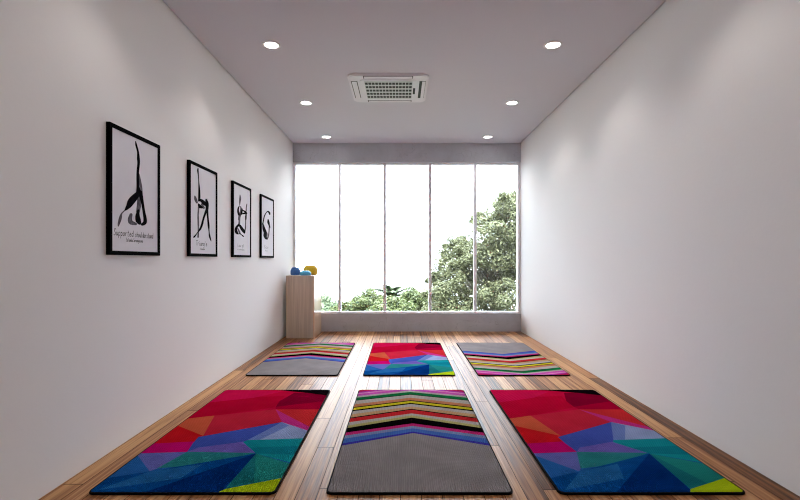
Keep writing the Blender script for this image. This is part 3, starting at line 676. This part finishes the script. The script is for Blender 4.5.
def leaves(rng, clusters, size, flat=.5):
    V, Fc = [], []
    for (cx, cy, cz, r, n) in clusters:
        p = rng.normal(size=(n, 3)); p /= np.linalg.norm(p, axis=1)[:, None]
        rad = r * rng.random(n)[:, None] ** .45
        c = p * rad * np.array([1, 1, .85]) + np.array([cx, cy, cz])
        nr = p * .7 + rng.normal(size=(n, 3)) * .6 + np.array([0, 0, flat]); nr /= np.linalg.norm(nr, axis=1)[:, None]
        t = np.cross(nr, rng.normal(size=(n, 3))); t /= np.linalg.norm(t, axis=1)[:, None]
        s = np.cross(nr, t)
        L_ = (size * (.6 + .8 * rng.random(n)))[:, None]
        o = len(V)
        q = np.stack([c - t * L_ * .5, c + s * L_ * .24 + nr * L_ * .05, c + t * L_ * .5, c - s * L_ * .24 + nr * L_ * .05], 1).reshape(-1, 3)
        V.extend(q.tolist())
        Fc.extend([(o + 4 * i, o + 4 * i + 1, o + 4 * i + 2, o + 4 * i + 3) for i in range(n)])
    me = bpy.data.meshes.new('foliage'); me.from_pydata(V, [], Fc)
    return me

def tree(label, x, y, clusters, mat, size, trunk_r, seed, name='leafy_tree', group='trees outside the window'):
    rng = np.random.default_rng(seed)
    t = thing(name, label, 'tree', (x, y, ZG), 0, group)
    cl = [(a - x, b - y, c - ZG, r, n) for a, b, c, r, n in clusters]
    top = max(c[2] for c in cl)
    bm = bmesh.new(); hh = top * .82; pts = [(0.06 * math.sin(k * 1.7), .05 * math.cos(k * 2.1), hh * k / 8) for k in range(9)]
    pts[0] = (0, 0, 0)
    tube(bm, pts, [trunk_r * (1.25 if k == 0 else 1 - .1 * k) for k in range(9)], 10); obj('trunk', bm, M_bark, t, True)
    bm = bmesh.new()
    for (a, b, c, r, n) in cl:
        z0 = min(hh * .9, max(hh * .25, c - .9 * math.hypot(a, b) - .3))
        st = Vector((0, 0, z0)); en = Vector((a, b, c)); md = (st + en) / 2 + Vector((0, 0, .12))
        tube(bm, [st, md, en], [trunk_r * .35, trunk_r * .22, trunk_r * .08], 6)
    obj('branches', bm, M_bark, t, True)
    obj('foliage', leaves(rng, cl, size), mat, t)
    return t

M_leafA = leaf_mat('pale_green_leaves', srgb(42, 46, 28), srgb(86, 88, 62))
M_leafB = leaf_mat('mid_green_leaves', srgb(34, 44, 25), srgb(74, 80, 46))
M_leafC = leaf_mat('grey_green_leaves', srgb(52, 66, 48), srgb(98, 108, 82))
M_palm = leaf_mat('palm_leaves', srgb(52, 62, 44), srgb(84, 94, 68))

# the big tree: an irregular crown that leans up to the right
rng = np.random.default_rng(11)
spec = [(3.0, 2.6, .42), (3.45, 2.6, .45), (2.62, 2.42, .38), (2.95, 2.2, .5), (3.5, 2.1, .55), (2.4, 2.1, .34), (2.55, 1.75, .5), (3.1, 1.7, .55), (3.7, 1.6, .6),
        (2.15, 1.6, .36), (1.78, 1.5, .30), (1.72, 1.2, .34), (2.2, 1.2, .45), (2.7, 1.15, .5), (3.3, 1.05, .55), (3.9, 1.0, .6), (1.95, .85, .42), (1.55, .8, .36), (2.5, .65, .5), (3.1, .55, .55),
        (3.7, .45, .6), (1.45, .42, .36), (1.9, .35, .42), (2.4, .1, .5), (3.0, .0, .55), (1.2, .2, .30), (1.35, -.1, .40), (1.85, -.25, .45), (2.6, -.45, .55), (3.3, -.5, .6), (1.5, -.6, .5), (2.2, -.9, .6), (3.1, -1.1, .7), (1.05, -.45, .4), (1.5, 1.62, .2), (1.42, 1.3, .26), (1.25, .98, .24), (1.12, .62, .27), (.98, .45, .2), (.9, .1, .26), (3.2, 2.84, .3)]
cl = []
for (a, c, r) in spec:
    b = 14.0 + float(rng.uniform(-.9, .9))
    cl.append((a, b, c, r, int(3600 * r ** 1.7)))
    cl.append((a, b, c, r * 1.35, int(260 * r)))
    for k in range(3):
        d = rng.normal(size=3); d /= np.linalg.norm(d)
        cl.append((a + d[0] * r * .85, b + d[1] * r, c + d[2] * r * .8, r * .42, int(950 * r)))
tree('tall pale green leafy tree filling the right window panes', 3.0, 14.2, cl, M_leafA, .082, .07, 3)

def low(label, x, y, top, r, seed, mat, n=2600):
    rg = np.random.default_rng(seed); cl = []
    for k in range(16):
        a = rg.uniform(0, 6.283); q = r * math.sqrt(rg.random()) * .85
        z = top - .45 * r - (q / r) ** 2 * r * .45 - rg.random() * r * .4
        cl.append((x + q * math.cos(a), y + q * math.sin(a), z, r * rg.uniform(.28, .42), n // 5))
    cl.append((x, y, top - r * .4, r * .38, n // 6))
    for k in range(8):
        a = rg.uniform(0, 6.283)
        cl.append((x + r * .8 * math.cos(a), y + r * .8 * math.sin(a), top - r * 1.5 - rg.random() * .6, r * .45, n // 9))
    tree(label, x, y, cl, mat, .135, .10, seed)
def W(px, D): return (px - 400.5) * D / F_PX
def Zt(py, D): return 1.06 + (260.3 - py) * D / F_PX
def lowpx(label, px, D, top, r, seed, mat, n=2600): low(label, W(px, D), D, Zt(top, D), r, seed, mat, n)
lowpx('small round grey green tree top beside the cabinet edge', 324, 24.0, 291, 1.0, 21, M_leafC)
lowpx('lowest yellowish bush top at the bottom of the second pane', 345, 18.5, 300, .8, 22, M_leafB)
lowpx('rounded green tree top left of the palm, in the second pane', 369, 25.2, 285, 1.2, 23, M_leafB, 3600)
lowpx('pale green tree top just right of the palm crown', 411, 21.5, 284, 1.0, 24, M_leafB)
lowpx('green tree top between the palm and the tall tree', 430, 25.0, 288, 1.1, 25, M_leafA, 3000)
lowpx('dense green bush top in front of the palm trunk', 392, 18.0, 293, .9, 26, M_leafB)

# palm behind the low trees
pt = thing('palm_tree', 'spiky palm crown rising behind the low trees', 'tree', (-.56, 28.0, ZG), 0, None)
zt = -1.15 - ZG
bm = bmesh.new(); tube(bm, [(0, 0, 0), (.05, 0, zt * .5), (0, 0, zt)], [.17, .13, .11], 10); obj('trunk', bm, M_bark, pt, True)
rg = random.Random(5)
for k in range(24):
    a = 2 * math.pi * k / 24 + rg.uniform(-.15, .15); el = (.3, .7, 1.05)[k % 3] + rg.uniform(-.15, .15); Lf = rg.uniform(1.7, 2.3)
    V, Fc = [], []
    d = Vector((math.cos(a), math.sin(a), 0)); sd = Vector((-math.sin(a), math.cos(a), 0))
    N = 14; P = []
    for j in range(N + 1):
        s = j / N
        P.append(Vector((0, 0, zt)) + d * (Lf * s * math.cos(el * (1 - .3 * s))) + Vector((0, 0, Lf * (s * math.sin(el) - .50 * s * s))))
    for j in range(N):                                     # midrib
        o = len(V); w = .06 * (1 - j / N) + .006
        V += [P[j] + sd * w, P[j] - sd * w, P[j + 1] - sd * w * .9, P[j + 1] + sd * w * .9]; Fc.append((o, o + 1, o + 2, o + 3))
        for sg in (-1, 1):
            ll = .34 * math.sin(math.pi * (.12 + .85 * j / N)) + .08
            for h in (0, .5):
                base = P[j].lerp(P[j + 1], h); ax = (P[j + 1] - P[j]).normalized()
                tip = base + sd * sg * ll * .75 + ax * ll * .6 + Vector((0, 0, -.18 * ll))
                o = len(V); V += [base - ax * .11, base + ax * .11, tip]; Fc.append((o, o + 1, o + 2))
    me = bpy.data.meshes.new('frond'); me.from_pydata([tuple(v) for v in V], [], Fc)
    obj('frond', me, M_palm, pt)
